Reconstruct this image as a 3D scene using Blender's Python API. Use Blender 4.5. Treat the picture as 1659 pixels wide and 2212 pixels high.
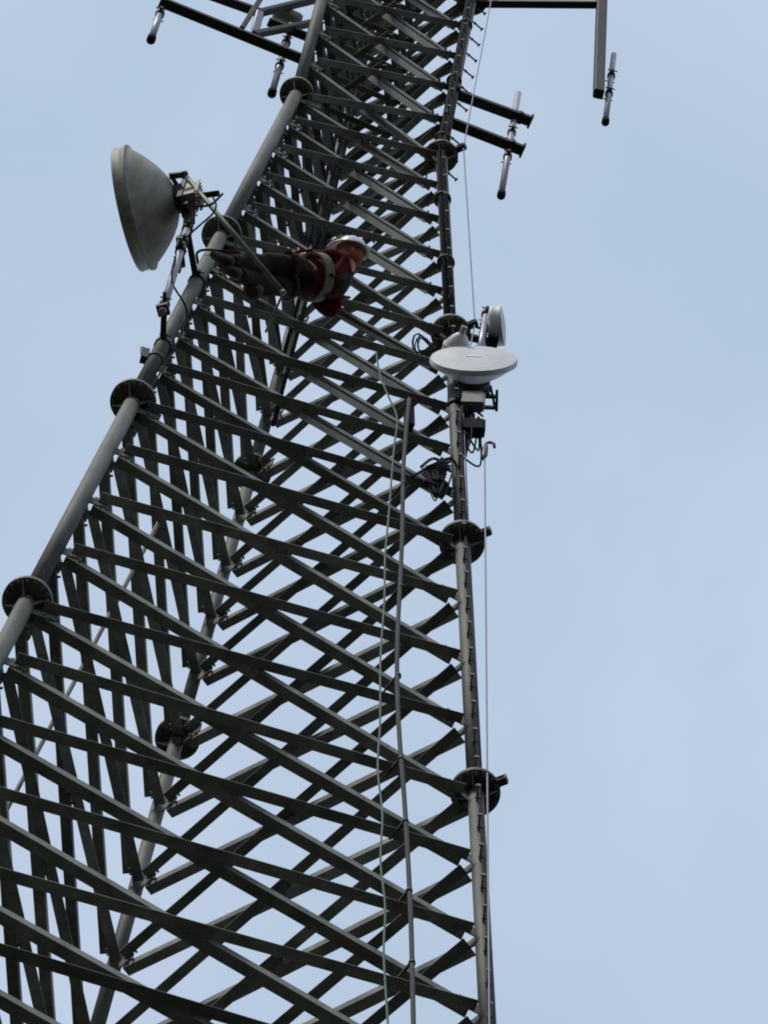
import bpy, bmesh, math, random
from mathutils import Vector, Matrix, noise
random.seed(7)
R_ = math.radians
for o in list(bpy.data.objects): bpy.data.objects.remove(o)
sc = bpy.context.scene
col = sc.collection

# ------------------------------------------------------------------ camera, sky, sun, exposure
YAW, PITCH, ROLL, FOC = .04443, 1.25034, .18963, 17.2611
GZ = 57.839                     # height of the lowest flange in view above the ground
CAM = Vector((0, -21.339, 1.6))
FW = Vector((math.sin(YAW)*math.cos(PITCH), math.cos(YAW)*math.cos(PITCH), math.sin(PITCH)))
_r = FW.cross(Vector((0, 0, 1))).normalized(); _u = _r.cross(FW)
RT = _r*math.cos(ROLL)+_u*math.sin(ROLL); UP = -_r*math.sin(ROLL)+_u*math.cos(ROLL)
cd = bpy.data.cameras.new('camera'); cam = bpy.data.objects.new('camera', cd); col.objects.link(cam)
cam.matrix_world = Matrix(((RT.x, UP.x, -FW.x, CAM.x), (RT.y, UP.y, -FW.y, CAM.y), (RT.z, UP.z, -FW.z, CAM.z), (0, 0, 0, 1)))
cd.sensor_fit = 'HORIZONTAL'; cd.sensor_width = 36; cd.lens = FOC*1000/1659*36
cd.clip_start = .5; cd.clip_end = 6000
sc.camera = cam
sc.render.resolution_x = 768; sc.render.resolution_y = 1024

SUN_EL, SUN_AZ = R_(48), R_(228)          # azimuth the sun stands at, counter-clockwise from +x
sd = Vector((math.cos(SUN_EL)*math.cos(SUN_AZ), math.cos(SUN_EL)*math.sin(SUN_AZ), math.sin(SUN_EL)))
W = bpy.data.worlds.new("World"); sc.world = W; W.use_nodes = True
nt = W.node_tree; N = nt.nodes; L = nt.links; N.clear()
out = N.new('ShaderNodeOutputWorld'); bg = N.new('ShaderNodeBackground'); bg.inputs['Strength'].default_value = .136
sky = N.new('ShaderNodeTexSky'); sky.sky_type = 'NISHITA'; sky.sun_disc = False
sky.sun_elevation = SUN_EL; sky.sun_rotation = math.atan2(sd.x, sd.y); sky.dust_density = 3; sky.air_density = 1.2
tc = N.new('ShaderNodeTexCoord'); nz = N.new('ShaderNodeTexNoise'); nz.inputs['Scale'].default_value = 16
nz.inputs['Detail'].default_value = 4; nz.inputs['Roughness'].default_value = .45; nz.inputs['Distortion'].default_value = .4
rp = N.new('ShaderNodeValToRGB')                      # thin high cloud, from bluer gaps to lavender white
rp.color_ramp.elements[0].position = .34; rp.color_ramp.elements[0].color = (3.45, 4.36, 5.5, 1)
rp.color_ramp.elements[1].position = .68; rp.color_ramp.elements[1].color = (4.35, 5.05, 6.3, 1)
mx = N.new('ShaderNodeMix'); mx.data_type = 'RGBA'; mx.inputs['Factor'].default_value = .93
L.new(tc.outputs['Generated'], nz.inputs['Vector']); L.new(nz.outputs['Fac'], rp.inputs['Fac'])
L.new(sky.outputs['Color'], mx.inputs['A']); L.new(rp.outputs['Color'], mx.inputs['B'])
L.new(mx.outputs['Result'], bg.inputs['Color']); L.new(bg.outputs['Background'], out.inputs['Surface'])
sl = bpy.data.lights.new('sun', 'SUN'); sl.energy = 2.2; sl.angle = R_(12); sl.color = (1, .95, .88)
so = bpy.data.objects.new('sun', sl); col.objects.link(so); so.rotation_euler = sd.to_track_quat('Z', 'Y').to_euler()
sc.view_settings.view_transform = 'Standard'; sc.view_settings.look = 'None'
sc.view_settings.exposure = 0; sc.view_settings.gamma = 1
sc.render.engine = 'CYCLES'
sc.cycles.pixel_filter_type = 'BLACKMAN_HARRIS'; sc.cycles.filter_width = 2.0

def ray(u, v):
    return (FW*FOC*1000 + RT*(u-829.5) - UP*(v-1106)).normalized()
def at_z(u, v, z):
    d = ray(u, v); return CAM + d*((z-CAM.z)/d.z)
def at_plane(u, v, p, n):
    d = ray(u, v); return CAM + d*((p-CAM).dot(n)/d.dot(n))
def px(P):
    d = P-CAM; z = d.dot(FW); return (829.5+FOC*1000*d.dot(RT)/z, 1106-FOC*1000*d.dot(UP)/z)

# ------------------------------------------------------------------ materials
def mat(name, c, rough=.6, metal=0., var=.25, scale=3., c2=None, streak=False, bump=0., rust=0., tone=0.):
    m = bpy.data.materials.new(name); m.use_nodes = True
    t = m.node_tree; b = t.nodes['Principled BSDF']
    b.inputs['Roughness'].default_value = rough; b.inputs['Metallic'].default_value = metal
    if rough >= .88: b.inputs['Specular IOR Level'].default_value = .12
    co = t.nodes.new('ShaderNodeTexCoord'); n = t.nodes.new('ShaderNodeTexNoise')
    mp = t.nodes.new('ShaderNodeMapping'); mp.inputs['Scale'].default_value = (1, 1, .25 if streak else 1)
    n.inputs['Scale'].default_value = scale; n.inputs['Detail'].default_value = 8; n.inputs['Roughness'].default_value = .65
    r = t.nodes.new('ShaderNodeValToRGB')
    a = [x*(1-var) for x in c]; z = c2 or [min(1, x*(1+var)) for x in c]
    r.color_ramp.elements[0].position = .32; r.color_ramp.elements[0].color = (*a, 1)
    r.color_ramp.elements[1].position = .68; r.color_ramp.elements[1].color = (*z, 1)
    ge = t.nodes.new('ShaderNodeNewGeometry'); t.links.new(ge.outputs['Position'], mp.inputs['Vector']); t.links.new(mp.outputs['Vector'], n.inputs['Vector'])
    t.links.new(n.outputs['Fac'], r.inputs['Fac'])
    if rust or tone:
        oi = t.nodes.new('ShaderNodeObjectInfo'); mr = t.nodes.new('ShaderNodeMapRange'); mr.inputs['To Min'].default_value = 1-tone; mr.inputs['To Max'].default_value = 1+tone
        t.links.new(oi.outputs['Random'], mr.inputs['Value']); hs = t.nodes.new('ShaderNodeHueSaturation'); t.links.new(mr.outputs['Result'], hs.inputs['Value']); t.links.new(r.outputs['Color'], hs.inputs['Color'])
        n2 = t.nodes.new('ShaderNodeTexNoise'); n2.inputs['Scale'].default_value = 2.3; n2.inputs['Detail'].default_value = 9; n2.inputs['Roughness'].default_value = .75
        t.links.new(ge.outputs['Position'], n2.inputs['Vector']); r2 = t.nodes.new('ShaderNodeValToRGB'); r2.color_ramp.elements[0].position = .60; r2.color_ramp.elements[1].position = .70
        r2.color_ramp.elements[1].color = (rust, rust, rust, 1); t.links.new(n2.outputs['Fac'], r2.inputs['Fac'])
        mx_ = t.nodes.new('ShaderNodeMix'); mx_.data_type = 'RGBA'; mx_.inputs['B'].default_value = (.11, .06, .035, 1)
        t.links.new(r2.outputs['Color'], mx_.inputs['Factor']); t.links.new(hs.outputs['Color'], mx_.inputs['A']); t.links.new(mx_.outputs['Result'], b.inputs['Base Color'])
    else: t.links.new(r.outputs['Color'], b.inputs['Base Color'])
    if bump:
        bp = t.nodes.new('ShaderNodeBump'); bp.inputs['Strength'].default_value = bump; bp.inputs['Distance'].default_value = .01
        t.links.new(n.outputs['Fac'], bp.inputs['Height']); t.links.new(bp.outputs['Normal'], b.inputs['Normal'])
    return m
GALV = mat('galvanised steel', (.135, .138, .112), .55, .2, .45, 5, streak=True, bump=.15, rust=.5, tone=.3)
TUBE = mat('galvanised tube', (.078, .079, .064), .68, .1, .5, 4, streak=True, bump=.15, rust=.55)
PALE_LIT = mat('lit strip zinc', (.29, .285, .24), .6, .1, .25, 6, streak=True, rust=.3, tone=.15)  # light put into the colour, only for the strips added to the front braces
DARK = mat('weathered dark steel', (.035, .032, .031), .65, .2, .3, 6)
PIPE = mat('bright zinc pipe', (.33, .31, .34), .45, .5, .2, 8)
WHITE = mat('white radome', (.58, .58, .59), .5, 0, .14, 5)
WHITE2 = mat('clean white radome', (.70, .70, .67), .5, 0, .08, 6)
OFFW = mat('weathered white dish', (.36, .34, .28), .6, 0, .3, 7, streak=True, rust=.15)
BLACK = mat('black rubber', (.014, .014, .015), .95, 0, .2, 9)
ROPE = mat('pale rope', (.10, .13, .115), .8, 0, .25, 60)
WIRE = mat('steel wire', (.13, .13, .17), .5, .5, .15, 40)
BOXM = mat('beige radio housing', (.33, .29, .25), .6, 0, .15, 9)
GRASS = mat('grass', (.026, .026, .019), .95, 0, .4, .3)
TAN = mat('tan work trousers', (.034, .022, .014), .95, 0, .35, 12, bump=.5)
SHIRT = mat('maroon shirt', (.085, .009, .011), .95, 0, .4, 9, bump=.5)
SHIRT2 = mat('dark brown vest', (.045, .03, .027), .9, 0, .4, 9, bump=.5)
SKIN = mat('skin', (.45, .22, .14), .6, 0, .15, 20)
HAIR = mat('ginger beard', (.30, .11, .05), .9, 0, .3, 60)
HELM = mat('white helmet shell', (.75, .74, .74), .3, 0, .05, 6)
STRAP = mat('olive webbing', (.15, .14, .09), .85, 0, .2, 30)
BOOT = mat('dark leather boot', (.035, .028, .025), .7, 0, .3, 12)
YEL = mat('pale cable tag', (.55, .55, .35), .7, 0, .2, 20)

# ------------------------------------------------------------------ mesh helpers
def frame(d):
    d = d.normalized(); a = Vector((0, 0, 1)) if abs(d.z) < .9 else Vector((1, 0, 0))
    x = a.cross(d).normalized(); return x, d.cross(x)
class MB:
    def __init__(s): s.v = []; s.f = []; s.sm = []
    def loft(s, rings, cap=True, close=True, smooth=False):
        n = len(rings[0]); b = len(s.v)
        for r in rings: s.v += [tuple(p) for p in r]
        for i in range(len(rings)-1):
            for j in range(n if close else n-1):
                k = (j+1) % n
                s.f.append((b+i*n+j, b+i*n+k, b+(i+1)*n+k, b+(i+1)*n+j)); s.sm.append(smooth)
        if cap:
            s.f.append(tuple(b+j for j in range(n))[::-1]); s.sm.append(False)
            s.f.append(tuple(b+(len(rings)-1)*n+j for j in range(n))); s.sm.append(False)
        return s
    def tube(s, pts, r, n=10, cap=True):
        pts = [Vector(p) for p in pts]; rs = r if isinstance(r, (list, tuple)) else [r]*len(pts)
        rings = []; X = None
        for i, p in enumerate(pts):
            d = (pts[min(i+1, len(pts)-1)]-pts[max(i-1, 0)]).normalized()
            if X is None: X, _ = frame(d)
            X = (X-d*X.dot(d)).normalized(); Y = d.cross(X)
            rings.append([p+(X*math.cos(2*math.pi*k/n)+Y*math.sin(2*math.pi*k/n))*rs[i] for k in range(n)])
        return s.loft(rings, cap, True, True)
    def disc(s, c, ax, r, h, n=28):
        ax = ax.normalized(); return s.tube([c-ax*h/2, c+ax*h/2], r, n)
    def prof(s, p0, p1, X, Y, poly):
        return s.loft([[p+X*a+Y*b for a, b in poly] for p in (p0, p1)])
    def box(s, c, X, Y, Z, hx, hy, hz):
        return s.prof(c-Z*hz, c+Z*hz, X, Y, [(-hx, -hy), (hx, -hy), (hx, hy), (-hx, hy)])
    def beam(s, p0, p1, w, h=None, up=Vector((0, 0, 1)), hollow=0):
        h = h or w; d = (p1-p0).normalized(); X = d.cross(up).normalized(); Y = X.cross(d)
        e = min(w, h)*.12; a, b = w/2, h/2
        return s.prof(p0, p1, X, Y, [(-a+e, -b), (a-e, -b), (a, -b+e), (a, b-e), (a-e, b), (-a+e, b), (-a, b-e), (-a, -b+e)])
    def channel(s, p0, p1, w, h, t=.008, up=Vector((0, 0, 1)), open_up=True):
        d = (p1-p0).normalized(); X = d.cross(up).normalized(); Y = X.cross(d)*(1 if open_up else -1)
        a = w/2
        return s.prof(p0, p1, X, Y, [(-a, -h/2), (a, -h/2), (a, h/2), (a-t, h/2), (a-t, -h/2+t), (-a+t, -h/2+t), (-a+t, h/2), (-a, h/2)])
    def lathe(s, c, ax, prof, n=40, cap=False):
        ax = ax.normalized(); X, Y = frame(ax)
        return s.loft([[c+ax*h+(X*math.cos(2*math.pi*k/n)+Y*math.sin(2*math.pi*k/n))*max(r, .0005) for k in range(n)] for r, h in prof], cap, True, True)
    def clamp(s, c, ax, r, w=.05):                       # a two-bolt pipe clamp
        s.disc(c, ax, r+.012, w, 16); X, Y = frame(ax)
        s.box(c, X, Y, ax.normalized(), r+.045, .014, w/2*.9)
        for q in (-1, 1): s.tube([c+X*q*(r+.03)-Y*.05, c+X*q*(r+.03)+Y*.05], .007, 6)
        return s
    def build(s, name, m, parent=None, origin=None, smooth=True):
        me = bpy.data.meshes.new(name); o = bpy.data.objects.new(name, me); col.objects.link(o)
        if parent is not None:
            O = WLOC[parent.name]; o.parent = parent
        else:
            O = Vector(origin) if origin is not None else Vector((0, 0, 0)); o.location = O
        W2 = Vector(origin) if (parent is not None and origin is not None) else O
        if parent is not None and origin is not None: o.location = W2-O
        me.from_pydata([tuple(Vector(v)-W2) for v in s.v], [], s.f); me.update()
        bm = bmesh.new(); bm.from_mesh(me); bmesh.ops.recalc_face_normals(bm, faces=bm.faces); bm.to_mesh(me); bm.free()
        if smooth: me.polygons.foreach_set('use_smooth', s.sm)
        me.materials.append(m); WLOC[o.name] = W2
        return o
WLOC = {}
def thing(name, label, cat, loc, group=None):
    o = bpy.data.objects.new(name, None); col.objects.link(o); o.location = loc; WLOC[o.name] = Vector(loc)
    o.empty_display_size = .2
    return tag(o, label, cat, group)
def tag(o, label, cat, group=None):
    o['label'] = label; o['category'] = cat
    if group: o['group'] = group
    return o

# ------------------------------------------------------------------ ground
g = MB(); n = 40; S = 3000
for i in range(n+1):
    for j in range(n+1):
        x = (i/n-.5)*2; y = (j/n-.5)*2
        g.v.append((x*abs(x)*S, y*abs(y)*S, .25*noise.noise(Vector((x*9, y*9, 0)))-.15 if abs(x)+abs(y) > .15 else 0))
for i in range(n):
    for j in range(n):
        a = i*(n+1)+j; g.f.append((a, a+n+1, a+n+2, a+1)); g.sm.append(True)
ground = g.build('ground', GRASS); ground['kind'] = 'structure'

# ------------------------------------------------------------------ the tower
SEC = 6.096
AZ = [3.84766+i*2*math.pi/3 for i in range(3)]      # front left, front right, rear leg
def rad(k):
    z = k*SEC; return 2.10739-.06706*z if k <= 3 else 2.10739-.06706*3*SEC
def leg(i, k):
    return Vector((rad(k)*math.cos(AZ[i]), rad(k)*math.sin(AZ[i]), GZ+k*SEC))
def legr(k): return .068 if k < 1 else (.064 if k < 3 else .058)
KB, KT = -GZ/SEC, 7
tower = thing('lattice_tower', 'tall grey galvanised three-legged lattice tower with round flanges and crossed angle braces', 'tower', (0, 0, 0))
TW = tower
UPZ = Vector((0, 0, 1))

# four bays to a section in the wide lower part, five above
LEV = [q/4 for q in range(-36, 4)]+[1+q/5 for q in range(0, (KT-1)*5+1)]
NB = len(LEV)
def visible(P, m=60): x, y = px(P); return -m < x < 1659+m and -m < y < 2212+m
ks = sorted({KB} | set(range(-9, KT+1)))
for i in range(3):
    m = MB(); out_d = Vector((math.cos(AZ[i]), math.sin(AZ[i]), 0))
    for a, b in zip(ks[:-1], ks[1:]):
        m.tube([leg(i, a), leg(i, b)], legr(a+.01)*(1.0, .88, .88)[i], 20)
    # gusset tabs welded to the leg at every bay, one in each face
    for k in LEV:
        P = leg(i, k)
        for j in ((i+1) % 3, (i+2) % 3):
            d = (leg(j, k)-P).normalized(); ax = (leg(i, k+.1)-leg(i, k-.1)).normalized()
            n_ = d.cross(ax).normalized(); fl = abs(k-round(k)) < .01
            c = P + d*(legr(k)+.07)
            h = .09 if not fl else .14; z0 = 0 if not fl else -.12
            L0 = .04; L1 = .20 if not fl else .26
            pts = [(L0, -h), (L1, -h*.5), (L1, h*.5), (L0, h)]
            m.prof(P+ax*z0-n_*.005, P+ax*z0+n_*.005, d, ax, pts)
    lo = m.build('leg', TUBE, TW)
    lo['label'] = ['front left round tubular leg', 'front right round tubular leg carrying the step bolts', 'rear round tubular leg seen through the bracing'][i]
    for k in range(-9, KT+1):
        P = leg(i, k); ax = (leg(i, k+.1)-leg(i, k-.1)).normalized(); X, Y = frame(ax); f = MB()
        fr = .19 if k < 2 else (.18 if k < 3 else .165)
        f.disc(P-ax*.014, ax, fr, .024, 36); f.disc(P+ax*.014, ax, fr, .024, 36)
        r0 = legr(k-.1)
        for q in range(8):                                # stiffener plates under and above the rings
            a = 2*math.pi*q/8+.4; d = X*math.cos(a)+Y*math.sin(a); t = d.cross(ax)
            if q % 2: 
                for sg in (-1, 1):
                    f.prof(P-t*.005, P+t*.005, d, ax, [(r0*.8, sg*.027), (fr-.015, sg*.027), (fr-.02, sg*.045), (r0*.8, sg*.15)])
            for da in (-.2, .2):
                b = X*math.cos(a+da)+Y*math.sin(a+da)
                f.tube([P+b*(fr-.032)-ax*.055, P+b*(fr-.032)+ax*.055], .012, 6); f.disc(P+b*(fr-.032)-ax*.036, ax, .022, .018, 6)
        f.build('flange', GALV, lo, P)
# step bolts on the front right leg
m = MB(); i = 1; k = -3.; q = 0
while k < 4.6:
    P = leg(1, k); a = (R_(28) if k > 2.9 else R_(75)) if q % 2 else R_(262); d = Vector((math.cos(a), math.sin(a), 0))
    m.tube([P+d*.05, P+d*.185], .0095, 8); m.disc(P+d*.185, d, .021, .014, 6); m.disc(P+d*.09, d, .017, .014, 6)
    q += 1; k += .32/SEC
lo1 = [o for o in col.objects if o.name.startswith('leg') and 'front right' in o.get('label', '')][0]
sb = m.build('step_bolt', GALV, lo1); sb['kind'] = 'stuff'

# bracing: X panels of back-to-back steel angles
def angle(m, p0, p1, n_, w, t, outward):
    d = (p1-p0).normalized(); s = n_.cross(d).normalized()
    if s.z < 0: s = -s
    nn = d.cross(s); nn = nn if nn.dot(n_) > 0 else -nn
    if outward: poly = [(-w/2, 0), (w/2, 0), (w/2, t), (-w/2+t, t), (-w/2+t, w), (-w/2, w)]
    else: poly = [(-w/2, 0), (w/2, 0), (w/2, -t), (-w/2+t, -t), (-w/2+t, -w), (-w/2, -w)]
    off = .006 if outward else -.006
    m.prof(p0+nn*off, p1+nn*off, s, nn, poly)
    X = s; c_ = (p0+p1)/2; m.tube([c_-nn*.03, c_+nn*.03], .013, 6)
    for P in (p0+d*.045, p1-d*.045):                      # end bolts
        for e in (0, .06):
            Q = P+d*e if P is not None and (P-p0).length < .1 else P-d*e
            m.tube([Q-nn*.022, Q+nn*.022], .011, 6)
braces = []
for fi in range(3):
    i, j = fi, (fi+1) % 3
    mid = (AZ[i]+math.pi/3)
    for k0, k1 in zip(LEV[:-1], LEV[1:]):
        w = .088 if k0 < 0 else (.084 if k0 < 1 else (.076 if k0 < 2 else .070))
        A0, A1, C0, C1 = leg(i, k0), leg(i, k1), leg(j, k0), leg(j, k1)
        d = (C0-A0).normalized(); n_ = d.cross((A1-A0)).normalized()
        if n_.dot(Vector((math.cos(mid), math.sin(mid), 0))) < 0: n_ = -n_
        ax = (A1-A0).normalized()
        def dz(kk, leg_ax): return -leg_ax*.12 if abs(kk-round(kk)) < .01 else Vector((0, 0, 0))
        for steep in (True, False):
            p, q = (A1+dz(k1, ax), C0+dz(k0, ax)) if steep else (A0+dz(k0, ax), C1+dz(k1, ax))
            e = (q-p).normalized(); p2, q2 = p+e*(legr(k0)+.055), q-e*(legr(k0)+.055)
            braces.append((p2, q2, n_, w, steep))
def shown(b):
    p, q = px(b[0]), px(b[1]); N_ = 24; c = 0
    for s_ in range(N_+1):
        x = p[0]+(q[0]-p[0])*s_/N_; y = p[1]+(q[1]-p[1])*s_/N_
        c += (0 < x < 1659 and 0 < y < 2212)
    return c/N_*math.hypot(p[0]-q[0], p[1]-q[1])
braces.sort(key=lambda b: -shown(b))
for b in braces[:100]:
    m = MB(); angle(m, b[0], b[1], b[2], b[3], .008, not b[4]); m.build('brace', GALV, TW, (b[0]+b[1])/2, smooth=False)
m = MB()
for b in braces[100:]: angle(m, b[0], b[1], b[2], b[3], .008, not b[4])
rb = m.build('bracing', GALV, TW, smooth=False); rb['kind'] = 'stuff'

# added tilted pale strips imitating light on the lower half of the falling front braces
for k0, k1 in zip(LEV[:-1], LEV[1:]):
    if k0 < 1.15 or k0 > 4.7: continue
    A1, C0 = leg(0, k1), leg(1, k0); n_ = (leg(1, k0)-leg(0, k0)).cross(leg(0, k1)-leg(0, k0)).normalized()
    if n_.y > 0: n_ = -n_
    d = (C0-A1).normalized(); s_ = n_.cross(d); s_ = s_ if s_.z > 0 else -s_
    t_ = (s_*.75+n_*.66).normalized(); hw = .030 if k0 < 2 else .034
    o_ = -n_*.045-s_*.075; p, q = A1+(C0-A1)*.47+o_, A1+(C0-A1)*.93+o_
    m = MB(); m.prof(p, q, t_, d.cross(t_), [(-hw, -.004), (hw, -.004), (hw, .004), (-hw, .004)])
    m.build('lit_strip', GALV if k0 < 1.2 else PALE_LIT, TW, p)
# level members and plan bracing in the slim upper part
for k in [q for q in LEV if 2.1 <= q <= 5]:
    for i, j in ((1, 2), (2, 0)):
        if i == 1 and k < 2.7: continue
        a, b = leg(i, k)-UPZ*.06, leg(j, k)-UPZ*.06; d = (b-a).normalized(); mid = AZ[i]+math.pi/3
        n_ = Vector((math.cos(mid), math.sin(mid), 0)); m = MB(); angle(m, a+d*.12, b-d*.12, n_, .07, .007, False); m.build('level_member', GALV, TW, (a+b)/2)
    if k < 3.3: continue
    ms = [(leg(i, k)+leg((i+1) % 3, k))/2-UPZ*.1 for i in range(3)]; m = MB()
    for i in range(3):
        d = (ms[(i+1) % 3]-ms[i]).normalized(); m.beam(ms[i]+d*.02, ms[(i+1) % 3]-d*.02, .06, .012)
    m.build('plan_bracing', GALV, TW, ms[0])
# planes of the front face (between the two front legs)
def face_n(lo=True):
    a, b, c = (leg(0, 0), leg(1, 0), leg(0, 2)) if lo else (leg(0, 3), leg(1, 3), leg(0, 5))
    n_ = (b-a).cross(c-a).normalized(); return n_ if n_.y < 0 else -n_
NL, NU = face_n(), face_n(False)
def face(u, v, off=0., lo=True):
    n_ = NL if lo else NU; return at_plane(u, v, leg(0, 1 if lo else 4)+n_*off, n_)
def legax(i, k): return (leg(i, k+.1)-leg(i, k-.1)).normalized()
UPV = Vector((0, 0, 1))
def curve(pts, sub=6):                                    # catmull-rom through points
    o_ = []; P = [pts[0]]+list(pts)+[pts[-1]]
    for i in range(1, len(P)-2):
        for s_ in range(sub):
            t = s_/sub; a, b, c, d = P[i-1], P[i], P[i+1], P[i+2]
            o_.append(.5*((2*b)+(c-a)*t+(2*a-5*b+4*c-d)*t*t+(3*b-a-3*c+d)*t**3))
    o_.append(P[-2]); return o_

# ------------------------------------------------------------------ cables, conduit and ropes
pp = [face(*q, .16) for q in ((884, 862), (872, 1000), (868, 1180), (858, 1400), (861, 1560), (873, 1720), (881, 1850), (888, 2000), (893, 2212))]
dd = (leg(1, -1)-leg(1, -3)).normalized(); pe = pp[-1]-dd*((pp[-1].z-1)/dd.z)
m = MB(); m.tube(curve(pp)+[pe], .018, 10)
con = thing('feeder_cable', 'dark thick feeder cable clipped down the front bracing beside the front right leg', 'cable', pp[0])
m.build('cable', mat('grey cable jacket', (.035, .038, .038), .85, 0, .3, 3), con)
for q in ((872, 1045), (866, 1268), (860, 1460), (866, 1640), (876, 1775), (884, 1925), (890, 2080)):
    P = face(*q, .16); m = MB(); m.disc(P, legax(1, 0), .025, .04, 14)
    m.prof(P-UPV*.015, P+UPV*.015, Vector((1, 0, 0)), NL, [(-.06, -.16), (-.045, -.16), (.0, -.02), (-.02, .0)])
    m.build('clip', DARK, con, P)
m = MB(); P = face(884, 905, .10); m.box(P, (leg(1, 1)-leg(0, 1)).normalized(), NL, legax(1, 1), .032, .045, .26)
jb = tag(m.build('cable_box', BLACK, None, P), 'slim black box where the thick feeder cable starts on the front face', 'junction box')
m = MB()
pp = [face(*q, .09) for q in ((812, 760), (822, 815), (840, 858), (858, 905), (852, 960), (846, 1030), (840, 1110), (832, 1200), (830, 1300), (822, 1420), (821, 1560), (816, 1660), (826, 1760), (822, 1860), (832, 1960), (829, 2060), (838, 2212))]
pe = pp[-1]-dd*((pp[-1].z-1)/dd.z)
m.tube(curve(pp)+[pe], .0085, 8)
tag(m.build('rope', ROPE, None, pp[0]), 'thin pale green rope hanging loose beside the thick feeder cable', 'rope')

# climbing safety wire, carried by a bracket on each flange of the front right leg
sw = thing('safety_wire', 'thin steel safety wire held off the front right leg by small brackets at its flanges', 'wire', leg(1, 0))
aw = R_(-36); dw = Vector((math.cos(aw), math.sin(aw), 0))
m = MB(); m.tube([leg(1, k)+dw*e for k, e in ((-9, .05), (0, .06), (1, .065), (1.7, .08), (2, .235), (3, .235), (5, .235))], .0065, 6); m.build('wire', WIRE, sw)
for k in range(-3, 5):
    P = leg(1, k)+UPV*.03; s_ = dw.cross(UPV); m = MB()
    for sg in (-1, 1): m.box(P+dw*.2+UPV*sg*.035, dw, s_, UPV, .055, .03, .006)
    m.box(P+dw*.25, dw, s_, UPV, .006, .03, .04); m.box(P+dw*.17, dw, s_, UPV, .006, .03, .04)
    m.build('bracket', DARK, sw, P)
# hoisting rope hooked on under the equipment
P0 = leg(1, 1.36)+dw*.26; hk = at_plane(1050, 958, P0, NL)
ro = thing('hoist_rope', 'taut purple-grey rope with a dark hook, hanging below the white dish cluster', 'rope', hk)
e1 = at_plane(1060, 2212, leg(1, -.9)+dw*.26, NL); d3 = (e1-hk).normalized(); e2 = hk+d3*((1-hk.z)/d3.z)
m = MB(); m.tube([hk-UPV*.25, e2], .0075, 6); m.build('rope', WIRE, ro)
m = MB(); m.tube([hk-UPV*.45, hk-UPV*.32, hk-UPV*.12, hk], [.012, .030, .026, .012], 8)
m.tube([hk, hk+Vector((.03, 0, .06)), hk+Vector((.07, 0, .04)), hk+Vector((.075, 0, -.05))], .013, 8)
m.build('hook', mat('dark purple hook', (.05, .03, .05), .5, .3, .2, 20), ro)
# cables strapped up the inside of the tower and on the front right leg
cbn = thing('cable_bundle', 'black coaxial cables strapped side by side up the inside of the slim upper tower', 'cables', (0, 0, GZ+2*SEC))
for q, (fx, fr_) in enumerate(((.0, .30), (.05, .32), (.11, .31))):
    pts = [Vector((rad(k)*(math.cos(AZ[2]+fx*2)*.62), rad(k)*(math.sin(AZ[2]+fx*2)*.62), GZ+k*SEC)) for k in (2.0+q*.3, 3, 4, 5, 6)]
    m = MB(); m.tube(pts, .02, 8); m.build('cable', BLACK, cbn)
lead = thing('cable_run', 'pair of dark cables strapped along the front right leg above the white dishes', 'cable', leg(1, 2))
for az_ in (236, 268):
    dv = Vector((math.cos(R_(az_)), math.sin(R_(az_)), 0)); m = MB()
    m.tube([leg(1, k)+dv*.082 for k in (1.9, 2.97, 3.03, 4.6)], .021, 8); m.build('cable', BLACK, lead)
k = 2.0
while k < 4.5:
    m = MB(); m.disc(leg(1, k)+Vector((-.02, -.03, 0)), legax(1, k), legr(k)+.022, .016, 16); m.build('strap', GALV, lead, leg(1, k)); k += .36
# pipe running up inside the left face
m = MB(); a, b = face(80, 1625, -1.0), face(338, 1137, -1.0); d = (b-a).normalized()
m.tube([a-d*8, b+d*.35], .018, 10)
tag(m.build('conduit', TUBE, None, a), 'thin straight grey pipe running up inside the tower behind the left leg', 'conduit')

# ------------------------------------------------------------------ dishes
def dish(name, label, c, n_, dia, shroud, bowl, mt, mt2=None, hub=.12, cat='dish antenna', group=None, hmt=None):
    n_ = n_.normalized(); t = thing(name, label, cat, c, group); r = dia/2; m = MB()
    m.lathe(c, n_, [(r*1.0, shroud/2), (r*1.012, shroud/2-.012), (r*1.0, shroud/2-.03), (r, -shroud/2+.02), (r*1.025, -shroud/2+.015), (r*1.025, -shroud/2-.012), (r*.97, -shroud/2-.014)], 56)
    m.build('shroud', mt, t, c)
    m = MB(); pr = []
    for q in range(12):
        x = 1-q/11; pr.append((max(r*.97*x, hub*.6), -shroud/2-.014-bowl*(1-x**2)))
    m.lathe(c, n_, pr, 56)
    m.build('reflector', mt, t, c)
    m = MB(); m.lathe(c, n_, [(r*1.0*x, shroud/2+.02*(1-x*x)) for x in (1, .9, .7, .45, .2, 0)], 56)
    m.build('radome', mt2 or mt, t, c)
    b = c-n_*(shroud/2+bowl); X, Y = frame(n_)
    m = MB(); m.disc(b-n_*.03, n_, hub, .07, 24)
    for q in range(6):
        a = q*math.pi/3; d = X*math.cos(a)+Y*math.sin(a); m.tube([b+d*hub*.8-n_*.075, b+d*hub*.8+n_*.01], .012, 6)
    m.build('hub', hmt or DARK, t, b)
    return t, b, X, Y

# large dish on the left, seen from behind and below
al = R_(27); nd = Vector((-math.cos(al), math.sin(al), 0))
zc = GZ+1.78*SEC
cD = at_z(289, 451, zc)
big, hb, X, Y = dish('microwave_dish', 'large weathered white drum dish pointing left off the front left leg', cD, nd, 1.10, .11, .335, OFFW, hub=.13)
Z = UPV; Hs = nd.cross(Z).normalized()
m = MB(); b = hb-nd*.07
m.box(b, nd, Hs, Z, .022, .10, .30)
m.box(b-nd*.03, nd, Hs, Z, .03, .03, .34)
m.build('mounting_plate', DARK, big, b)
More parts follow.
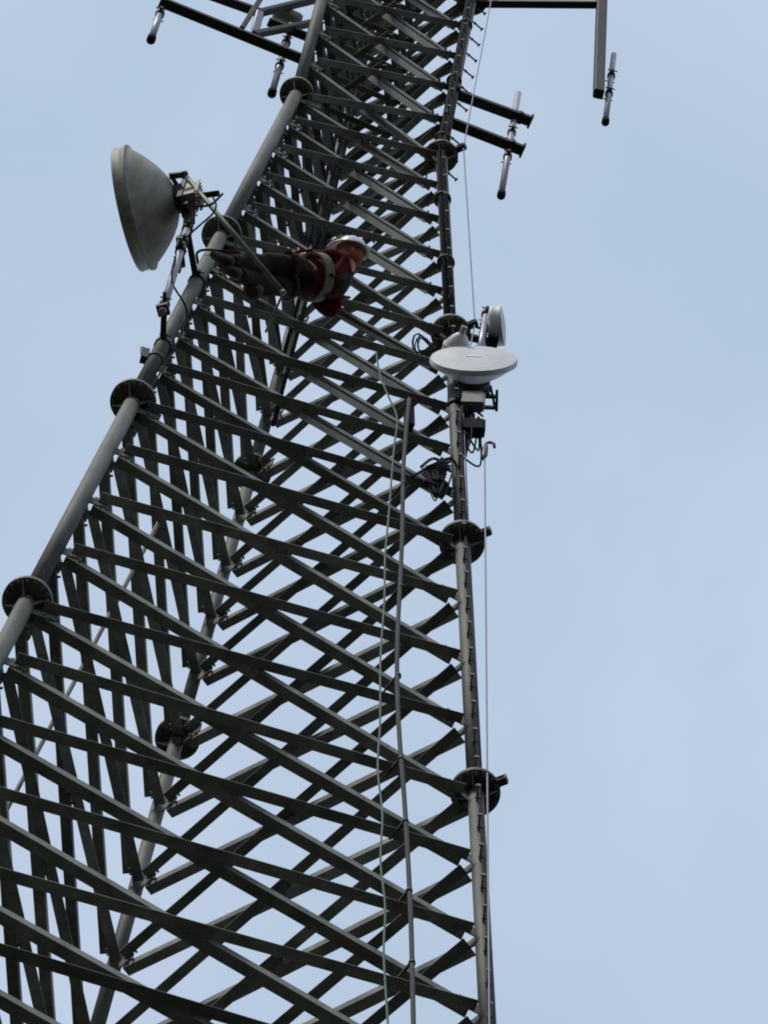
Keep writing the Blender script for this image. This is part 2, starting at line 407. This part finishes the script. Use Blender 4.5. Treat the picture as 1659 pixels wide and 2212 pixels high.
# mounting pipe, upright, clamped to the leg low down
pb = at_z(350, 676, GZ+1.28*SEC)
ptop = Vector((pb.x, pb.y, pb.z+3.35))
mp = thing('mounting_pipe', 'upright zinc pipe clamped to the front left leg behind the large dish', 'pipe', pb)
m = MB(); m.tube([pb, ptop], .034, 14); m.build('pipe', PIPE, mp)
m = MB()
for zz in (.22,):
    P = Vector((pb.x, pb.y, pb.z+zz)); k = (P.z-GZ)/SEC; Q = leg(0, k)
    m.clamp(P, Z, .036, .08); m.beam(P, Q, .05, .05); m.clamp(Q, legax(0, k), legr(k), .09)
    m.tube([P-(Q-P).normalized()*.12, P], .018, 8); m.box(P-Z*.12, X, nd, Z, .05, .05, .03)
m.build('lower_clamp', DARK, mp, P)
m = MB(); P = Vector((pb.x, pb.y, pb.z+1.86)); k = (P.z-GZ)/SEC; Q = leg(0, k)
m.clamp(P, Z, .036, .08); m.clamp(P+Z*.25, Z, .036, .06)
s_ = (Q-P).normalized(); m.beam(P-s_*.13, P+s_*.14, .05, .07)
for q in (-.11, .11): m.tube([P+s_*q-Z*.28, P+s_*q+Z*.14], .011, 6)
m.build('upper_clamp', DARK, mp, P)
m = MB(); P = Vector((pb.x, pb.y, pb.z+2.55)); k = (P.z-GZ)/SEC; Q = leg(0, k)
m.beam(P, Q, .05, .06); m.clamp(P, Z, .036, .07); m.clamp(Q, legax(0, k), legr(k), .08)
m.build('stand_off_arm', DARK, mp, P)
# bracket between hub and pipe, outrigger bar, long stiffening strut and radio
m = MB(); c0 = b-nd*.05; pa = Vector((pb.x, pb.y, b.z))
m.beam(c0+Z*.20, pa+Z*.20, .07, .06); m.beam(c0-Z*.18, pa-Z*.42, .08, .06)
m.clamp(pa+Z*.20, Z, .036, .08); m.clamp(pa-Z*.42, Z, .036, .08)
m.beam(c0+Z*.05, pa-Z*.30, .10, .05)
m.build('bracket', DARK, big, c0)
t1 = at_plane(370, 380, b, (CAM-b).normalized()); t2 = at_plane(398, 377, b, (CAM-b).normalized())
m = MB(); m.beam(b, t1, .045, .035, up=nd); m.beam(t1-(t2-t1).normalized()*.02, t2+(t2-t1).normalized()*.02, .05, .05); m.build('outrigger', DARK, big, t1)
m = MB(); s_end = face(612, 632, .38); m.tube([t2, s_end], .022, 12); m.disc(s_end, (s_end-t2), .028, .03, 12); m.tube([s_end, s_end-NL*.39], .011, 8); m.disc(t2, Z, .035, .05, 12)
m.build('stiffening_strut', GALV, big, t2)
rc = at_plane(412, 425, b-nd*.3, (CAM-b).normalized())
rd = thing('radio_unit', 'beige box radio fixed behind the hub of the large left dish', 'radio', rc)
m = MB(); m.box(rc, nd, Hs, Z, .06, .08, .18)
for q in range(7): m.box(rc-nd*.085+Hs*(-.09+.03*q), nd, Hs, Z, .012, .005, .18)
m.build('housing', BOXM, rd, rc)
m = MB(); m.tube([rc+nd*.04, rc-nd*.26-Z*.1], .028, 12); m.tube(curve([rc-nd*.05-Z*.19, rc-nd*.10-Z*.38, rc-nd*.22-Z*.42, rc-nd*.30-Z*.15]), .011, 8)
m.build('connector', BLACK, rd, rc)
m = MB(); a_ = rc-nd*.22-Z*.2
m.tube(curve([a_, a_-Z*.5-nd*.05, pa-Z*.9, Vector((pb.x, pb.y-.06, pb.z+.8)), leg(0, 1.45)+Vector((.09, -.05, 0)), leg(0, 1.0)+Vector((.09, -.05, 0))]), .009, 6)
tag(m.build('radio_cable', BLACK, None, a_), 'thin black cable looping from the beige radio down to the front left leg', 'cable')
# small clamp on the front left leg below
k = 1.23; P = leg(0, k); m = MB(); m.disc(P, legax(0, k), legr(k)+.012, .06, 20)
m.box(P+Vector((-.092, -.02, .0)), Vector((1, 0, 0)), Vector((0, 1, 0)), Z, .03, .035, .12)
m.tube([P+Vector((-.10, -.03, -.12)), P+Vector((-.13, -.03, .16))], .018, 8)
tag(m.build('pipe_clamp', DARK, None, P), 'small dark clamp gripping the front left leg just above a flange', 'clamp')

# ------------------------------------------------------------------ the cluster on the right
kc = 1.72; zc = GZ+kc*SEC
a = R_(12); nf = Vector((-math.sin(a), -math.cos(a), 0))
cF = at_z(1023, 778, zc)
small, hb2, X, Y = dish('white_dish', 'shallow white dish facing the viewer, beside the front right leg', cF, nf, .75, .035, .17, WHITE, hub=.15)
m = MB(); c = cF+nf*.035; s_ = Z.cross(nf)
m.box(c, s_, Z, nf, .065, .02, .006); m.build('label_plate', mat('pale plate', (.72, .72, .74), .5, 0, .05, 9), small, c)
# upright pipes of the mount
mc = thing('equipment_mount', 'steel pipe and clamp mount holding the small white dishes to the front right leg', 'antenna mount', leg(1, kc))
pA = hb2-nf*.16                                             # pipe behind the dish
def dn(P, z): return Vector((P.x, P.y, P.z+z))
m = MB(); m.tube([dn(pA, -1.55), dn(pA, 2.3)], .033, 14); m.build('pipe', PIPE, mc)
pB = at_z(1048, 690, zc+2.0); m = MB(); m.tube([dn(pB, -1.1), dn(pB, .3)], .030, 14); m.build('pipe', PIPE, mc)
for zz in (-.55, 1.75):
    P = dn(pA, zz); k = (P.z-GZ)/SEC; Q = leg(1, k); m = MB()
    m.beam(Q, P, .06, .07); m.clamp(P, Z, .034, .09); m.clamp(Q, legax(1, k), legr(k), .10)
    m.tube([Q+Vector((0, -.12, .03)), P+Vector((0, -.09, .03))], .012, 6); m.tube([Q+Vector((0, .12, .03)), P+Vector((0, .09, .03))], .012, 6)
    m.build('arm', DARK, mc, P)
P = dn(pA, 2.1); m = MB(); m.beam(P, dn(pB, .15), .06, .06); m.clamp(dn(pB, .15), Z, .031, .07); m.build('arm', DARK, mc, P)
# bracket and adjusters straight behind the dish
m = MB(); s_ = Z.cross(nf).normalized()
m.box(hb2-nf*.09, s_, Z, nf, .15, .10, .012)
for q in (-.19, .19):
    m.tube([hb2-nf*.04+s_*q*.8, hb2-nf*.22+s_*q], .012, 8)
m.beam(hb2-nf*.14-s_*.22, hb2-nf*.14+s_*.22, .03, .05); m.beam(hb2-nf*.24-s_*.22, hb2-nf*.24+s_*.22, .03, .05)
for q in (-.21, .21): m.beam(hb2-nf*.08+s_*q, hb2-nf*.27+s_*q, .025, .04)
m.clamp(dn(pA, .02), Z, .034, .1)
m.build('bracket', GALV, small, hb2)
# radio directly behind/below the dish
def box_unit(name, label, c, X_, Y_, Z_, hx, hy, hz, mt, cat, cable_to=None, group=None):
    t = thing(name, label, cat, c, group); m = MB(); m.box(c, X_, Y_, Z_, hx, hy, hz)
    for q in range(5): m.box(c+X_*(hx+.008)+Y_*hy*(-.8+.4*q), X_, Y_, Z_, .01, .004, hz*.9)
    m.build('housing', mt, t, c)
    m = MB()
    for q in (-.5, .5): m.tube([c-Z_*hz+Y_*hy*q, c-Z_*(hz+.06)+Y_*hy*q], .012, 8)
    m.build('connector', BLACK, t, c); return t
GB = mat('grey radio housing', (.16, .16, .16), .6, .1, .25, 9)
c = at_z(1020, 868, zc-.65); box_unit('radio_box', 'dark grey box radio directly below the viewer-facing white dish', c, s_, nf, Z, .09, .05, .15, GB, 'radio')
c = at_z(1022, 925, zc-1.2); box_unit('surge_box', 'black cable box at the foot of the small dish mount', c, s_, nf, Z, .085, .05, .13, BLACK, 'junction box')
# tag shaped clamps and cable loops
m = MB()
base = dn(pA, -.55)
for q in range(9):
    r0 = random.Random(q); st = base+Vector((r0.uniform(-.1, .12), r0.uniform(-.1, .1), r0.uniform(0, .5)))
    en = leg(1, 1.5+r0.uniform(-.12, .2))+Vector((.06, r0.uniform(-.1, .05), 0))
    mid_ = (st+en)/2+Vector((r0.uniform(-.02, .15), r0.uniform(-.1, .1), -r0.uniform(.3, .8)))
    m.tube(curve([st, mid_, en]), .009, 6)
tag(m.build('cable_loops', BLACK, None, base), 'tangle of thin black cables drooping between the small dish mount and the leg', 'cables')
# side-facing small dish with its black radio, upper right
az = R_(-20); n2 = Vector((math.cos(az), math.sin(az), 0)); c2 = at_z(1076, 705, zc+1.9)
d2, h2, X, Y = dish('sector_dish', 'small pale dish turned edge-on to the right, above the viewer-facing one', c2, n2, .36, .09, .04, WHITE2, hub=.05)
m = MB(); m.beam(h2, pB, .04, .04); m.build('bracket', DARK, d2, h2)
c = at_z(1064, 736, zc+1.5); box_unit('black_radio', 'small square black radio under the edge-on small dish', c, Vector((0, -1, 0)), Vector((1, 0, 0)), Z, .05, .05, .08, BLACK, 'radio')
# third small dish turned away to the left, between leg and pipe
n3 = Vector((-.1, 1, 0)).normalized(); c3 = at_z(985, 757, zc+.45)
d3_, h3, X, Y = dish('drum_antenna', 'small pale drum antenna tucked between the leg flange and the viewer-facing dish', c3, n3, .25, .06, .13, WHITE, hub=.022, hmt=OFFW)
m = MB(); m.beam(h3, dn(pA, h3.z-pA.z), .04, .04); m.build('bracket', DARK, d3_, h3)
# cable bundle left of the leg: loops of dark cable tied on the braces
m = MB()
for q in range(26):
    r0 = random.Random(50+q)
    u0, u1 = r0.uniform(908, 945), r0.uniform(945, 978); v0 = r0.uniform(1008, 1046)
    a_, b_ = face(u0, v0, .12), face(u1, v0-r0.uniform(0, 30)+15, .10); mm = face((u0+u1)/2, v0-r0.uniform(-45, 20), r0.uniform(.05, .22))
    m.tube(curve([a_, mm, b_]), r0.uniform(.006, .013), 6)
m.tube(curve([face(890, 1030, .12), face(925, 1010, .13), face(972, 990, .12), leg(1, 1.33)]), .012, 6)
tag(m.build('cable_coil', BLACK, None, face(930, 1020, .12)), 'untidy bundle of dark cable tied to the bracing left of the front right leg', 'cables')
m = MB()
for q in range(5):
    r0 = random.Random(90+q); cc = face(915+r0.uniform(-6, 8), 745+r0.uniform(-6, 10), .08); rr = r0.uniform(.05, .1)
    m.tube([cc+Vector((math.cos(t*.55)*rr, 0.03*math.sin(t), math.sin(t*.55)*rr*2.6)) for t in range(12)], .006, 6)
tag(m.build('wire_loops', BLACK, None, face(915, 745, .08)), 'loose loops of thin wire left of the small dishes', 'wires')
m = MB(); P = leg(1, 1.77)+Vector((-.10, -.09, 0))
m.tube(curve([face(930, 780, .1), leg(1, 1.72)+Vector((-.04, -.12, 0)), leg(1, 1.64)+Vector((.05, -.11, 0)), leg(1, 1.5)+Vector((.015, -.085, 0)), leg(1, 1.3)+Vector((.01, -.085, 0)), leg(1, .5)+Vector((.01, -.09, 0)), leg(1, -1)+Vector((.01, -.09, 0)), leg(1, -8)+Vector((.01, -.09, 0))]), .014, 8)
tag(m.build('coaxial_cable', mat('grey coax', (.03, .03, .03), .9, 0, .2, 9), None, P), 'dark coaxial cable running down the front right leg below the small dishes', 'cable')

# ------------------------------------------------------------------ upper antennas
AC = (leg(1, 4)-leg(0, 4)).normalized()
def upx(u, v, off=0.): return face(u, v, off, False)
def whip(label, bottom_px, length, off, mt=PIPE, r=.034, clamps=(), z_ref=None, group='slim pole antennas on side arms', P=None):
    P = P or upx(*bottom_px, off); t = thing('pole_antenna', label, 'antenna', P, group)
    m = MB(); m.tube([dn(P, .06), dn(P, length)], r, 14); m.disc(dn(P, length), Z, r*.8, .02, 14); m.build('tube', mt, t, P)
    m = MB(); m.tube([dn(P, -.07), dn(P, -.05), dn(P, .07)], [.6*r, 1.35*r, 1.3*r], 14); m.build('end_cap', BLACK, t, P)
    for zc_ in clamps:
        m = MB(); m.clamp(dn(P, zc_), Z, r, .07); m.build('clamp', DARK, t, dn(P, zc_))
    return t
# left frame: long channel beams running out from behind the front left leg
OB = -.10
lf = thing('antenna_boom', 'dark two-beam side arm frame reaching left from behind the front left leg', 'antenna mount', leg(0, 3.4))
a_, b_ = upx(346, 3, OB), upx(668, 134, OB)
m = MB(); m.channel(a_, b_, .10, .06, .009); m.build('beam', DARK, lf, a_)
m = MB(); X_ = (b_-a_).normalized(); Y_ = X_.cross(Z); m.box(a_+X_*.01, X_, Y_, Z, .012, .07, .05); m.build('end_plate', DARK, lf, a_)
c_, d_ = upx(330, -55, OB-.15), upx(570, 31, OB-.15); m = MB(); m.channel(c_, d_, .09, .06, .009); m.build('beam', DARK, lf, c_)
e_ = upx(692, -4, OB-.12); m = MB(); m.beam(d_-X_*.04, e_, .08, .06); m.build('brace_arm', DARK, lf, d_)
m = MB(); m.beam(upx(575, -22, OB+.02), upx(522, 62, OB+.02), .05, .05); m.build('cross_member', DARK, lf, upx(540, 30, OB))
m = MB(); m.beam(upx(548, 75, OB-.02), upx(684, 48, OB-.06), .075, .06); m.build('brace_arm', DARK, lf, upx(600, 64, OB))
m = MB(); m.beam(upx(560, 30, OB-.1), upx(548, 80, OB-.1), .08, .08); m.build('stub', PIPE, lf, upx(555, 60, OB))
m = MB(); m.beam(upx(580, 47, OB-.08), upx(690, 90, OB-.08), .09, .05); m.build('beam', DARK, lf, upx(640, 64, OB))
P = upx(622, 36, OB-.25); m = MB(); m.lathe(P-AC*.15, AC, [(0, 0), (.07, .0), (.085, .03), (.085, .25), (.07, .29), (0, .3)], 24)
tag(m.build('drum_filter', OFFW, None, P), 'pale cylindrical housing sitting above the left side arm frame', 'antenna')
whip('pale pole antenna with black tip below the far left end of the side arm', (327, 84), 1.35, OB-.06, clamps=(.95,))
whip('pale pole antenna with black tip hanging below the side arm near the front left leg', (588, 200), 2.6, OB-.16, clamps=(1.0, 1.9))
# right mount: two parallel arms
rf = thing('antenna_support', 'two short parallel dark arms reaching right from the front right leg', 'antenna mount', leg(1, 3.3))
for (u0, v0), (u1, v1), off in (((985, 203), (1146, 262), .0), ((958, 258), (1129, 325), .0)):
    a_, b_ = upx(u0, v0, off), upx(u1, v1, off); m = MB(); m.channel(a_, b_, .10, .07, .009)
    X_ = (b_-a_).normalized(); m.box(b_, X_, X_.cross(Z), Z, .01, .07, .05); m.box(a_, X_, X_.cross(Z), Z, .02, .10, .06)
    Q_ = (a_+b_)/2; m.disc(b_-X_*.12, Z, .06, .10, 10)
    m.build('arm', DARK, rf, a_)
whip('pale pole antenna with black tip held by the two short arms right of the leg', (1083, 420), 3.75, -.05, clamps=(1.35, 2.25), r=.032)
# upper right: long arm and upright post
uf = thing('antenna_outrigger', 'dark square post hanging from a long straight arm at the upper right', 'antenna mount', leg(1, 4))
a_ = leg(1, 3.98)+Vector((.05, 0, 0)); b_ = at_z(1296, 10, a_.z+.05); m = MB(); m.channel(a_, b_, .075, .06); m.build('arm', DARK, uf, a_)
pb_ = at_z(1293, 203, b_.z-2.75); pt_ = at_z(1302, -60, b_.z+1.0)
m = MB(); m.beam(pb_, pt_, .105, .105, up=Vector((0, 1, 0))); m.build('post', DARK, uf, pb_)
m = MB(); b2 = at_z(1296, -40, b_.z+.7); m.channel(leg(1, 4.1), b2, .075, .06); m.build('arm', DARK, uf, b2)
Pw = at_z(1308, 262, pb_.z-.75)
whip('pale pole antenna with black tip clamped beside the hanging square post', None, 2.6, 0, P=Pw, clamps=(1.05, 1.75), r=.03)

# ------------------------------------------------------------------ the worker
F0 = face(484, 572, .29)
zf = F0.z
def J(u, v, dz, dy=0.): P = at_z(u, v, zf+dz); P.y += dy; return P
FOLD = bpy.data.textures.new('cloth folds', 'CLOUDS'); FOLD.noise_scale = .16; FOLD.noise_depth = 2
def skin_obj(name, joints, edges, m, parent, sub=2, root=0, fold=0.):
    me = bpy.data.meshes.new(name); O = WLOC[parent.name]
    me.from_pydata([tuple(j[0]-O) for j in joints], edges, []); o = bpy.data.objects.new(name, me); col.objects.link(o); o.parent = parent
    sk = o.modifiers.new('skin', 'SKIN'); sk.use_smooth_shade = True
    lay = me.skin_vertices[0].data if me.skin_vertices else None
    if lay is None:
        bm = bmesh.new(); bm.from_mesh(me); bm.verts.layers.skin.verify(); bm.to_mesh(me); bm.free(); lay = me.skin_vertices[0].data
    for q, j in enumerate(joints):
        r = j[1]; lay[q].radius = r if isinstance(r, tuple) else (r, r); lay[q].use_root = (q == root)
    s2 = o.modifiers.new('sub', 'SUBSURF'); s2.levels = sub; s2.render_levels = sub
    if fold:
        s3 = o.modifiers.new('fine', 'SUBSURF'); s3.levels = 1; s3.render_levels = 1
        dm = o.modifiers.new('folds', 'DISPLACE'); dm.texture = FOLD; dm.strength = fold; dm.mid_level = .5; dm.texture_coords = 'LOCAL'
    me.materials.append(m); WLOC[o.name] = O; return o
wk = thing('person', 'tower worker in white helmet, maroon shirt and brown trousers leaning back in a harness', 'person', F0)
hipc = J(650, 596, .80); chest = J(722, 603, 1.10); neck = J(752, 590, 1.26)
sway = Vector((0, .17, 0)); shw = Vector((0, .20, 0))
hL, hR = hipc-Vector((0, .09, 0)), hipc+Vector((0, .09, 0))
kL, kR = J(560, 570, .50), J(568, 614, .46)
fL, fR = J(490, 566, .04), J(506, 590, .0)
tL, tR = fL+Vector((-.14, .0, .16)), fR+Vector((-.13, .0, .15))
sL, sR = chest+Vector((.02, -.19, .07)), chest+Vector((.02, .20, .02))
elL, elR = sL+Vector((-.20, .03, -.02)), sR+Vector((.02, .07, -.16))
haL, haR = elL+Vector((-.16, .08, .16)), elR+Vector((-.22, -.10, .06))
headc = J(757, 551, 1.44)
# bare body: head, neck, trunk, arms and legs in one surface
bj = [(hipc, .12), (chest, .125), (neck, .055), (headc-(headc-neck)*.35, .065), (headc, .095),
      (sL, .055), (elL, .042), (haL, .030), (sR, .055), (elR, .042), (haR, .030),
      (hL, .08), (kL, .06), (fL, .04), (hR, .08), (kR, .06), (fR, .04), (tL, .032), (tR, .032)]
be = [(0, 1), (1, 2), (2, 3), (3, 4), (1, 5), (5, 6), (6, 7), (1, 8), (8, 9), (9, 10), (0, 11), (11, 12), (12, 13), (0, 14), (14, 15), (15, 16), (13, 17), (16, 18)]
skin_obj('body', bj, be, SKIN, wk)
# hands: palm, four unequal bent fingers and a thumb, gripping forward
for H_, E_ in ((haL, elL), (haR, elR)):
    f = (H_-E_).normalized(); sd_ = Vector((0, 1, 0)); sd_ = (sd_-f*sd_.dot(f)).normalized(); up_ = f.cross(sd_)
    js = [(H_-f*.02, .026), (H_+f*.045, .030)]; es = [(0, 1)]
    for q, ln in enumerate((.072, .082, .076, .060)):
        b0 = len(js); o0 = sd_*(-.030+.020*q)
        js += [(H_+f*.08+o0, .010), (H_+f*(.08+ln*.5)+o0-up_*.018, .009), (H_+f*(.08+ln*.7)+o0-up_*.05, .008)]
        es += [(1, b0), (b0, b0+1), (b0+1, b0+2)]
    b0 = len(js); js += [(H_+f*.03-sd_*.045-up_*.01, .011), (H_+f*.065-sd_*.06-up_*.03, .009)]; es += [(1, b0), (b0, b0+1)]
    skin_obj('hand', js, es, BLACK if False else SKIN, wk, 1)
# shirt, sleeves, vest
sj = [(hipc-(chest-hipc)*.05, (.155, .20)), (hipc+(chest-hipc)*.6, (.15, .19)), (chest, (.165, .215)), (chest+(neck-chest)*.7, .10),
      (sL, .085), (elL, .065), (haL-(haL-elL)*.2, .045), (sR, .095), (elR, .08), (haR-(haR-elR)*.2, .045)]
se = [(0, 1), (1, 2), (2, 3), (2, 4), (4, 5), (5, 6), (2, 7), (7, 8), (8, 9)]
skin_obj('shirt', sj, se, SHIRT, wk, fold=.07)
# trousers
tj = [(hipc+(chest-hipc)*.22, (.14, .19)), (hipc, (.15, .20)), (hL, .13), (kL, .105), (fL+(kL-fL)*.05, .07), (hR, .13), (kR, .105), (fR+(kR-fR)*.05, .07),
      ((hL+kL)/2+Vector((0, 0, .01)), .122), ((hR+kR)/2, .122)]
te = [(0, 1), (1, 2), (2, 8), (8, 3), (3, 4), (1, 5), (5, 9), (9, 6), (6, 7)]
skin_obj('trousers', tj, te, TAN, wk, fold=.06)
for f_, t_, k_ in ((fL, tL, kL), (fR, tR, kR)):
    up_ = (k_-f_).normalized(); skin_obj('boot', [(f_+up_*.12, .062), (f_+up_*.02, .058), (f_-up_*.03+(t_-f_)*.35, .050), (t_-up_*.02, .038)], [(0, 1), (1, 2), (2, 3)], BOOT, wk, 2)
# vest panel over the back
vj = [(hipc+(chest-hipc)*.45+Vector((.03, 0, -.03)), (.135, .175)), (chest+Vector((.03, -.01, -.02)), (.14, .17)), (chest+(neck-chest)*.5+Vector((.03, 0, 0)), .10)]
skin_obj('vest', vj, [(0, 1), (1, 2)], SHIRT2, wk, fold=.05)
# harness: waist belt ring and thigh loops, shoulder straps
def ring(m, c, ax, a, b, w, t, sdir, n=28):
    ax = ax.normalized(); X_ = (sdir-ax*sdir.dot(ax)).normalized(); Y_ = ax.cross(X_); o1 = []
    for k_ in range(n+1):
        q = 2*math.pi*k_/n; r1 = X_*math.cos(q); r2 = Y_*math.sin(q)
        o1.append([c+r1*(a+e)+r2*(b+e)+ax*h for e, h in ((0, -w), (t, -w), (t, w), (0, w))])
    m.loft(o1, False)
axb = (chest-hipc).normalized(); bc = hipc+(chest-hipc)*.40
m = MB(); ring(m, bc, axb, (.205), .178, .052, .02, Vector((0, 1, 0))); m.build('harness_belt', STRAP, wk)
m = MB()
for f_, k_ in ((hL, kL), (hR, kR)): ring(m, f_+(k_-f_)*.3, (k_-f_), .118, .118, .022, .012, Vector((0, 1, 0)))
m.build('leg_loops', SHIRT2, wk)
bk = axb.cross(Vector((0, 1, 0))).normalized(); bk = bk if bk.z < 0 else -bk
m = MB()
for q in (-.10, .11):
    pts = [bc+bk*.19+Vector((0, q, 0)), bc+bk*.20+(chest-hipc)*.3+Vector((0, q*.7, 0)), chest+bk*.18+Vector((0, q*.9, 0)), chest+bk*.08+axb*.16+Vector((0, q*1.2, 0))]
    m.tube(curve(pts), .014, 6)
m.build('shoulder_straps', SHIRT2, wk)
# lanyard to the leg
# head details
hx = (headc-neck).normalized(); fd = Vector((-.80, -.25, .35)); fd = (fd-hx*fd.dot(hx)).normalized(); rs = hx.cross(fd)
def ell(m, c, X_, Y_, Z_, a, b, c_, lo=-1., hi=1., nu=24, nv=14):
    m.loft([[c+X_*math.cos(2*math.pi*i/nu)*a*math.sqrt(max(0, 1-t*t))+Y_*math.sin(2*math.pi*i/nu)*b*math.sqrt(max(0, 1-t*t))+Z_*t*c_ for i in range(nu)]
            for t in [math.sin(math.asin(lo)+(math.asin(hi)-math.asin(lo))*j/nv) for j in range(nv+1)]], False, True, True)
m = MB(); ell(m, headc+hx*.03, fd, rs, hx, .105, .085, .125)
m.tube([headc+fd*.095+hx*.03, headc+fd*.125-hx*.005], [.010, .018], 8)          # nose
for q in (-1, 1): ell(m, headc+rs*q*.088+hx*.0, fd, rs, hx, .022, .012, .034, nu=10, nv=6)     # ears
m.build('head', SKIN, wk)
m = MB()
for q in (-1, 1): ell(m, headc+fd*.092+rs*q*.033+hx*.035, fd, rs, hx, .014, .016, .010, nu=10, nv=6)
m.build('eyes', mat('dark eyes', (.05, .04, .035), .3, 0, .1, 20), wk)
m = MB(); ell(m, headc+fd*.045-hx*.055, fd, rs, hx, .082, .075, .075); m.build('beard', HAIR, wk)
m = MB(); ell(m, headc-fd*.02-hx*.01, fd, rs, hx, .10, .092, .11); m.build('hair', HAIR, wk)
# helmet with brim
hc = headc+hx*.055
m = MB(); ell(m, hc, fd, rs, hx, .145, .125, .135, lo=0.001, hi=.9999)
m.loft([[hc+fd*math.cos(t)*(.145+e)+fd*(.045 if math.cos(t) > 0 else .0)*math.cos(t)*(1 if e else 0)+rs*math.sin(t)*(.125+e)+hx*h for t in [2*math.pi*i/32 for i in range(32)]] for e, h in ((-.004, 0), (.022, -.012), (.024, -.004), (0, .010))], False, True, True)
for q in (-.04, 0, .04): m.tube([hc+rs*q+fd*.10+hx*.10, hc+rs*q+hx*.137, hc+rs*q-fd*.10+hx*.10], .009, 6)
m.build('helmet', HELM, wk)
# lanyard from belt to leg and tool pouch
ln = thing('lanyard', 'dark positioning lanyard running from the harness of the worker to the front left leg', 'lanyard', bc)
m = MB(); kq = (zf+1.0-GZ)/SEC; Pq = leg(0, kq)
m.tube(curve([bc-bk*.1+Vector((0, -.22, 0)), (bc+Pq)/2+Vector((0, -.15, -.08)), Pq+Vector((-.05, -.09, 0)), Pq+Vector((-.09, .02, 0)), Pq+Vector((.02, .1, 0)), (bc+Pq)/2+Vector((0, .15, -.08)), bc-bk*.1+Vector((0, .22, 0))]), .012, 8)
m.build('rope', BLACK, ln)
pc = J(548, 622, .35); pt = thing('tool_bag', 'small brown tool bag hanging below the legs of the worker', 'bag', pc)
m = MB(); m.tube([pc-Z*.16, pc-Z*.12, pc, pc+Z*.14], [.05, .085, .095, .08], 12); m.build('pouch', mat('brown canvas', (.09, .06, .04), .9, 0, .4, 14, bump=.6), pt, pc)
m = MB(); m.tube([pc+Z*.12+Vector((.08, 0, 0)), pc+Z*.45+Vector((.04, 0, 0)), pc+Z*.12-Vector((.08, 0, 0))], .010, 6); m.build('strap', STRAP, pt, pc)
